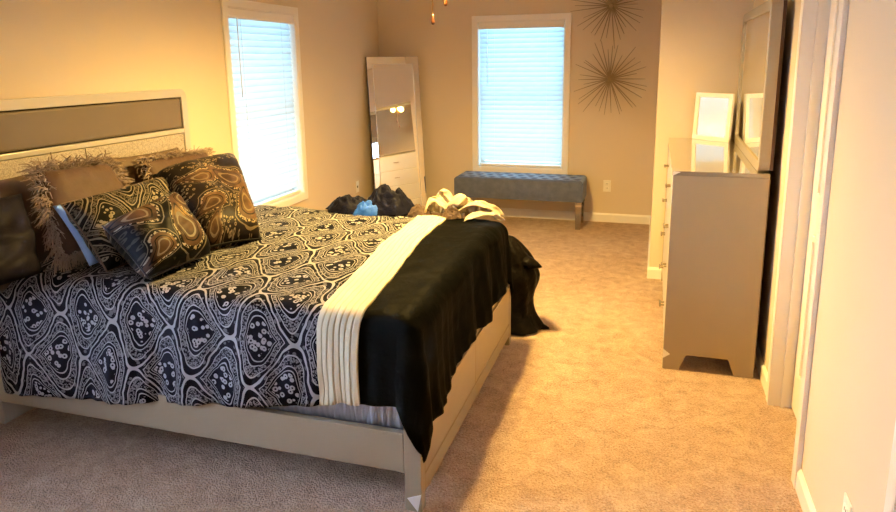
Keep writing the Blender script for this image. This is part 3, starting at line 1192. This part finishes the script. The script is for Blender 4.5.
# ------------------------------------------------------------------ bench
bn = thing('tufted_bench', 'grey velvet tufted bench with mirrored legs under the far window', 'bench', (-1.26, 6.50, 0))
SX0, SX1, SY0, SY1 = -1.895, -0.625, 6.30, 6.685
b = bmesh.new()
nx, ny = 88, 30
top = [[None] * (ny + 1) for _ in range(nx + 1)]
bot = {}
buttons = []
rows = 3
for r_ in range(rows):
    for c_ in range(12 if r_ % 2 == 0 else 11):
        buttons.append((SX0 + 0.06 + (c_ + (0.5 if r_ % 2 else 0)) * (SX1 - SX0 - 0.12) / 11, SY0 + 0.075 + r_ * (SY1 - SY0 - 0.15) / 2))
for i in range(nx + 1):
    for j in range(ny + 1):
        x = SX0 + (SX1 - SX0) * i / nx
        y = SY0 + (SY1 - SY0) * j / ny
        edge = min(x - SX0, SX1 - x, y - SY0, SY1 - y)
        z = 0.447 + 0.025 * min(1, edge / 0.03) ** 0.5
        dmin = min(math.hypot(x - p[0], y - p[1]) for p in buttons)
        z -= 0.020 * math.exp(-(dmin / 0.022) ** 2)
        z += 0.008 * min(1, dmin / 0.05)
        top[i][j] = b.verts.new((x, y, z))
for i in range(nx):
    for j in range(ny):
        b.faces.new((top[i][j], top[i + 1][j], top[i + 1][j + 1], top[i][j + 1]))
per = [(i, 0) for i in range(nx)] + [(nx, j) for j in range(ny)] + [(i, ny) for i in range(nx, 0, -1)] + [(0, j) for j in range(ny, 0, -1)]
low = [b.verts.new((top[i][j].co.x, top[i][j].co.y, 0.272)) for i, j in per]
for k in range(len(per)):
    k2 = (k + 1) % len(per)
    a, c = top[per[k][0]][per[k][1]], top[per[k2][0]][per[k2][1]]
    b.faces.new((low[k], low[k2], c, a))
b.faces.new(low[::-1])
seat = obj('seat', b, 'velvet', bn, smooth=True)
md = seat.modifiers.new('es', 'EDGE_SPLIT')
md.split_angle = R(55)
for (x, y) in buttons:
    b = bmesh.new()
    lathe(b, [(0.002, 0.4575), (0.009, 0.4585), (0.009, 0.461), (0.004, 0.465)], x, y, 8)
    obj('button', b, 'velvet', bn, smooth=True)
for x in (SX0 + 0.012, SX1 - 0.068):
    for y in (SY0 + 0.012, SY1 - 0.068):
        b = bmesh.new()
        v = box(b, x, x + 0.056, y, y + 0.056, 0.0, 0.272)
        for q in v:
            if q.co.z < 0.01:
                q.co.x = x + 0.028 + (q.co.x - x - 0.028) * 0.86
                q.co.y = y + 0.028 + (q.co.y - y - 0.028) * 0.86
        lg = obj('leg', b, 'leg_mirror', bn, bevel=0.004)
        b = bmesh.new()
        box(b, x - 0.003, x + 0.059, y - 0.003, y + 0.059, 0.225, 0.245)
        obj('leg_collar', b, 'chrome', lg)

# ------------------------------------------------------------------ floor mirror leaning in the corner
th = R(38.8)
TLp = Vector((-2.806, 6.31, 1.668))
edge = Vector((math.cos(th), math.sin(th), 0))
nrm = Vector((math.sin(th), -math.cos(th), 0))
MW, MLEAN = 0.55, R(7.4)
MH = 1.665 / math.cos(MLEAN)
base = TLp + edge * MW / 2 + nrm * (1.665 * math.tan(MLEAN)) 
base.z = 0
fm = thing('floor_mirror', 'tall frameless mirror leaning in the room corner beside the far window', 'mirror', base, (-MLEAN, 0, th))
# local: x along width, y away from the viewer, z up the glass
b = bmesh.new()
box(b, -MW / 2, MW / 2, 0.004, 0.030, 0.004, MH - 0.004)
obj('backing', b, 'black', fm, local=True, bevel=0.002)
bw = 0.062
b = bmesh.new()
O_ = [(-MW / 2 + 0.002, 0.006), (MW / 2 - 0.002, 0.006), (MW / 2 - 0.002, MH - 0.006), (-MW / 2 + 0.002, MH - 0.006)]
I_ = [(-MW / 2 + bw, bw), (MW / 2 - bw, bw), (MW / 2 - bw, MH - bw - 0.02), (-MW / 2 + bw, MH - bw - 0.02)]
vo = [b.verts.new((p[0], 0.003, p[1])) for p in O_]
vi = [b.verts.new((p[0], 0.0015, p[1])) for p in I_]
vb = [b.verts.new((p[0], 0.005, p[1])) for p in I_]
vob = [b.verts.new((p[0], 0.005, p[1])) for p in O_]
for i in range(4):
    j = (i + 1) % 4
    b.faces.new((vo[i], vo[j], vi[j], vi[i]))
    b.faces.new((vi[i], vi[j], vb[j], vb[i]))
    b.faces.new((vo[j], vo[i], vob[i], vob[j]))
    b.faces.new((vob[j], vob[i], vb[i], vb[j]))
bmesh.ops.recalc_face_normals(b, faces=b.faces[:])
obj('bevelled_border', b, 'bevel_mirror', fm, local=True)
obj('glass', bx(-MW / 2 + bw + 0.002, MW / 2 - bw - 0.002, 0.000, 0.005, bw + 0.002, MH - bw - 0.022), 'mirror', fm, local=True)
b = bmesh.new()
frame_prism(b, [(-MW / 2 + bw - 0.003, bw - 0.003), (MW / 2 - bw + 0.003, bw - 0.003), (MW / 2 - bw + 0.003, MH - bw - 0.017), (-MW / 2 + bw - 0.003, MH - bw - 0.017)],
            [(-MW / 2 + bw + 0.003, bw + 0.003), (MW / 2 - bw - 0.003, bw + 0.003), (MW / 2 - bw - 0.003, MH - bw - 0.023), (-MW / 2 + bw + 0.003, MH - bw - 0.023)], 'y', -0.003, 0.0)
obj('bead', b, 'furn_light', fm, local=True)

# ------------------------------------------------------------------ dresser
DX0, DX1, DY0, DY1, DZ = 0.097, 0.537, 3.455, 4.965, 1.055
dr = thing('dresser', 'tall champagne lacquer dresser against the right wall', 'dresser', ((DX0 + DX1) / 2, (DY0 + DY1) / 2, 0))
side_poly = [(DX0, 0), (DX0 + 0.078, 0), (DX0 + 0.113, 0.088), (DX1 - 0.125, 0.088), (DX1 - 0.092, 0), (DX1, 0), (DX1, DZ - 0.022), (DX0, DZ - 0.022)]
for y0, y1 in ((DY0, DY0 + 0.025), (DY1 - 0.025, DY1)):
    b = bmesh.new()
    prism(b, side_poly, 'y', y0, y1)
    p = obj('side_panel', b, 'furn', dr, bevel=0.002)
    yy = (DY0 - 0.0025, DY0 + 0.001) if y0 == DY0 else (DY1 - 0.001, DY1 + 0.0025)
    b = bmesh.new()
    prism(b, [(DX0 - 0.001, 0.112), (DX0 + 0.034, 0.085), (DX0 - 0.001, 0.060)], 'y', *yy)
    obj('corner_accent', b, 'accent', p)
    b = bmesh.new()
    prism(b, [(DX0 + 0.001, DZ - 0.022), (DX0 + 0.036, DZ - 0.004), (DX0 + 0.001, DZ - 0.001)], 'y', *yy)
    obj('corner_accent', b, 'accent', p)
obj('carcass', bx(DX0 + 0.022, DX1 - 0.012, DY0 + 0.026, DY1 - 0.026, 0.095, DZ - 0.024), 'furn', dr)
obj('back_board', bx(DX1 - 0.008, DX1 + 0.004, DY0 + 0.004, DY1 - 0.004, 0.05, DZ - 0.03), 'dark_wood', dr)
obj('top', bx(DX0 - 0.002, DX1, DY0 - 0.002, DY1, DZ - 0.022, DZ), 'top', dr, bevel=0.0015)
rows_, zA, zB = 4, 0.105, DZ - 0.030
rh = (zB - zA) / rows_
ymid = (DY0 + DY1) / 2
for c_, (a, b_) in enumerate(((DY0 + 0.030, ymid - 0.003), (ymid + 0.003, DY1 - 0.030))):
    for r_ in range(rows_):
        z0 = zA + r_ * rh
        d = obj('drawer', bx(DX0 + 0.002, DX0 + 0.022, a, b_, z0 + 0.003, z0 + rh - 0.003), 'furn_light', dr, bevel=0.003)
        yc = (a + b_) / 2
        zc = z0 + rh / 2
        b = bmesh.new()
        tube(b, [(DX0 + 0.004, yc - 0.025, zc), (DX0 - 0.022, yc - 0.025, zc)], 0.004, 8)
        tube(b, [(DX0 + 0.004, yc + 0.025, zc), (DX0 - 0.022, yc + 0.025, zc)], 0.005, 8)
        tube(b, [(DX0 - 0.022, yc - 0.045, zc), (DX0 - 0.022, yc + 0.045, zc)], 0.005, 8)
        obj('handle', b, 'handle', d, smooth=True)

# mirror standing on the back of the dresser; local x towards +y of the room
near = Vector((0.486, 3.475, 0))
far = Vector((0.506, 4.78, 0))
ang = math.atan2(far.y - near.y, far.x - near.x)
L = (far - near).length
mloc = (near + far) / 2
dm = thing('dresser_mirror', 'wide dresser mirror in a rounded champagne frame', 'mirror', (mloc.x, mloc.y, DZ), (0, 0, ang))
# local x along frame (near -> far), local y = towards -X (into the room) after rotation by ~90 deg


def rrect(x0, x1, z0, z1, r_, n=5):
    pts = []
    for cx, cz, a0 in ((x1 - r_, z0 + r_, -PI / 2), (x1 - r_, z1 - r_, 0), (x0 + r_, z1 - r_, PI / 2), (x0 + r_, z0 + r_, PI)):
        for k in range(n + 1):
            a = a0 + PI / 2 * k / n
            pts.append((cx + r_ * math.cos(a), cz + r_ * math.sin(a)))
    return pts


MZ = 0.815
b = bmesh.new()
frame_prism(b, rrect(-L / 2, L / 2, 0.0, MZ, 0.05), rrect(-L / 2 + 0.045, L / 2 - 0.045, 0.05, MZ - 0.05, 0.03), 'y', -0.050, 0.0)
fr = obj('mirror_frame', b, 'furn', dm, local=True, bevel=0.004)
obj('glass', bx(-L / 2 + 0.04, L / 2 - 0.04, -0.016, -0.010, 0.045, MZ - 0.045), 'mirror', dm, local=True)
obj('back_board', bx(-L / 2 + 0.012, L / 2 - 0.012, -0.066, -0.050, 0.012, MZ - 0.012), 'dark_wood', dm, local=True)

# white picture frame on the dresser
pf = thing('picture_frame', 'white framed picture under reflecting glass standing on the dresser', 'picture frame', (0.363, 4.820, DZ), (R(-3), 0, R(-44)))
pw, ph = 0.300, 0.318
b = bmesh.new()
frame_prism(b, [(-pw / 2, 0), (pw / 2, 0), (pw / 2, ph), (-pw / 2, ph)], [(-pw / 2 + 0.03, 0.03), (pw / 2 - 0.03, 0.03), (pw / 2 - 0.03, ph - 0.03), (-pw / 2 + 0.03, ph - 0.03)], 'y', -0.010, 0.012)
obj('frame', b, 'trim', pf, local=True, bevel=0.003)
obj('glass', bx(-pw / 2 + 0.026, pw / 2 - 0.026, -0.001, 0.003, 0.026, ph - 0.026), 'picture', pf, local=True)
b = bmesh.new()
box(b, -pw / 2 + 0.01, pw / 2 - 0.01, 0.010, 0.016, 0.01, ph - 0.01)
obj('backing', b, 'dark_wood', pf, local=True)


# ------------------------------------------------------------------ starbursts on the far wall
def starburst(x, z, label, seed):
    rg = random.Random(seed)
    y = YF - 0.055
    t = thing('starburst_ornament', label, 'wall ornament', (x, y, z), group='starbursts on the far wall')
    b = bmesh.new()
    bmesh.ops.create_icosphere(b, subdivisions=2, radius=0.028)
    obj('hub', b, 'bronze_rod', t, smooth=True, local=True)
    b = bmesh.new()
    tube(b, [(0, 0, 0), (0, 0.055, 0)], 0.012, 8)
    obj('wall_mount', b, 'bronze_rod', t, local=True)
    me = None
    n = 34
    for k in range(n):
        a = 2 * PI * (k + rg.uniform(-.3, .3)) / n
        L_ = rg.uniform(0.29, 0.40)
        el = rg.choice((0.0, 0.12, 0.35, 0.62)) + rg.uniform(-0.03, 0.05)
        if me is None:
            b = bmesh.new()
            tube(b, [(0, 0, 0.01), (0, 0, 0.18), (0, 0, 0.335)], [0.0055, 0.0048, 0.0026], 6)
            o_ = obj('rod', b, 'bronze_rod', t, local=True)
            me = o_.data
        else:
            o_ = bpy.data.objects.new('rod', me)
            COL.objects.link(o_)
            o_.parent = t
        d = Vector((math.cos(a) * math.cos(el), -math.sin(el), math.sin(a) * math.cos(el)))
        o_.rotation_mode = 'QUATERNION'
        o_.rotation_quaternion = d.to_track_quat('Z', 'Y')
        o_.scale = (1, 1, L_ / 0.335)


starburst(-0.442, 2.097, 'bronze rod starburst, upper of the two on the far wall', 4)
starburst(-0.436, 1.420, 'bronze rod starburst, lower one, level with the far window blind', 9)

# ------------------------------------------------------------------ outlets


def outlet(loc, rotz, label, jack=False):
    t = thing('outlet_plate', label, 'outlet', loc, (0, 0, rotz), 'white wall plates')
    obj('plate', bx(-0.036, 0.036, -0.006, 0.0, -0.058, 0.058), 'plastic', t, local=True, bevel=0.003)
    if not jack:
        for z in (-0.022, 0.022):
            s_ = obj('socket', bx(-0.017, 0.017, -0.0085, -0.005, z - 0.014, z + 0.014), 'plastic', t, local=True, bevel=0.003)
            bb = bmesh.new()
            for x in (-0.007, 0.007):
                box(bb, x - 0.0015, x + 0.0015, -0.0092, -0.0084, z - 0.004, z + 0.007)
            obj('slots', bb, 'slot', s_, local=True)
    else:
        obj('jack', bx(-0.010, 0.010, -0.008, -0.005, -0.010, 0.010), 'slot', t, local=True)


outlet((-0.429, YF, 0.367), 0, 'white outlet plate on the far wall right of the bench')
outlet((XL, 6.045, 0.380), R(90), 'white wall plate on the left wall beside the floor mirror', True)
outlet((XR, 1.965, 0.295), R(-90), 'white outlet plate low on the near right wall')

# ------------------------------------------------------------------ ceiling fan (its pull chains hang into the picture)
FX, FY = -1.10, 3.42
fan = thing('ceiling_fan', 'ceiling fan whose brass pull chains hang down in front of the far wall', 'ceiling fan', (FX, FY, 2.35))
b = bmesh.new()
lathe(b, [(0.07, ZC), (0.07, ZC - 0.03), (0.02, ZC - 0.06), (0.014, ZC - 0.07), (0.014, 2.45), (0.06, 2.44)], FX, FY)
obj('canopy', b, 'brass', fan, smooth=True)
b = bmesh.new()
lathe(b, [(0.05, 2.44), (0.115, 2.42), (0.125, 2.37), (0.11, 2.33), (0.06, 2.31), (0.055, 2.26), (0.02, 2.245)], FX, FY)
obj('motor_housing', b, 'brass', fan, smooth=True)
for k in range(5):
    a = 2 * PI * k / 5 + 0.3
    b = bmesh.new()
    prism(b, [(0.11, -0.03), (0.20, -0.055), (0.58, -0.07), (0.62, -0.04), (0.62, 0.04), (0.58, 0.07), (0.20, 0.055), (0.11, 0.03)], 'z', -0.004, 0.004)
    bmesh.ops.rotate(b, cent=(0, 0, 0), matrix=Matrix.Rotation(R(12), 3, 'X') , verts=b.verts[:])
    bmesh.ops.rotate(b, cent=(0, 0, 0), matrix=Matrix.Rotation(a, 3, 'Z'), verts=b.verts[:])
    bmesh.ops.translate(b, vec=(FX, FY, 2.395), verts=b.verts[:])
    obj('blade', b, 'fan_wood', fan)
for k in range(3):
    a = 2 * PI * k / 3 + 0.9
    lx, ly, lz = FX + 0.095 * math.cos(a), FY + 0.095 * math.sin(a), 2.20
    b = bmesh.new()
    tube(b, [(FX + 0.03 * math.cos(a), FY + 0.03 * math.sin(a), 2.27), (FX + 0.08 * math.cos(a), FY + 0.08 * math.sin(a), 2.275), (lx, ly, 2.255)], 0.009, 8)
    arm = obj('lamp_arm', b, 'brass', fan, smooth=True)
    b = bmesh.new()
    seg = 20
    prof = [(0.022, 2.258), (0.040, 2.245), (0.055, 2.215), (0.060, 2.185), (0.068, 2.165)]
    rings = [[b.verts.new((lx + r_ * math.cos(2 * PI * q / seg), ly + r_ * math.sin(2 * PI * q / seg), z)) for q in range(seg)] for r_, z in prof]
    for a_, c_ in zip(rings, rings[1:]):
        for q in range(seg):
            b.faces.new((a_[q], a_[(q + 1) % seg], c_[(q + 1) % seg], c_[q]))
    sh = obj('lamp_shade', b, 'shade', arm, smooth=True, solid=0.003)
    b = bmesh.new()
    bmesh.ops.create_icosphere(b, subdivisions=2, radius=0.026, matrix=Matrix.Translation((lx, ly, 2.20)))
    obj('bulb', b, 'bulb', arm, smooth=True)
    d = bpy.data.lights.new('fan_bulb', 'SPOT')
    d.spot_size = R(178)
    d.spot_blend = 0.9
    d.energy = FAN_W
    d.color = FAN_COL
    d.shadow_soft_size = 0.045
    lo = bpy.data.objects.new('fan_bulb_light', d)
    COL.objects.link(lo)
    lo.location = (lx, ly, 2.135)
for (cx, cy, zt, zb) in ((-1.127, 3.40, 2.27, 1.79), (-1.057, 3.40, 2.27, 1.880)):
    b = bmesh.new()
    tube(b, [(cx, cy, zt), (cx, cy, zb + 0.045)], 0.0022, 6)
    ch = obj('pull_chain', b, 'brass', fan, smooth=True)
    b = bmesh.new()
    lathe(b, [(0.002, zb + 0.052), (0.005, zb + 0.045), (0.0055, zb + 0.03), (0.010, zb + 0.014), (0.009, zb + 0.005), (0.004, zb)], cx, cy, 12)
    obj('pull_knob', b, 'pull_wood', ch, smooth=True)
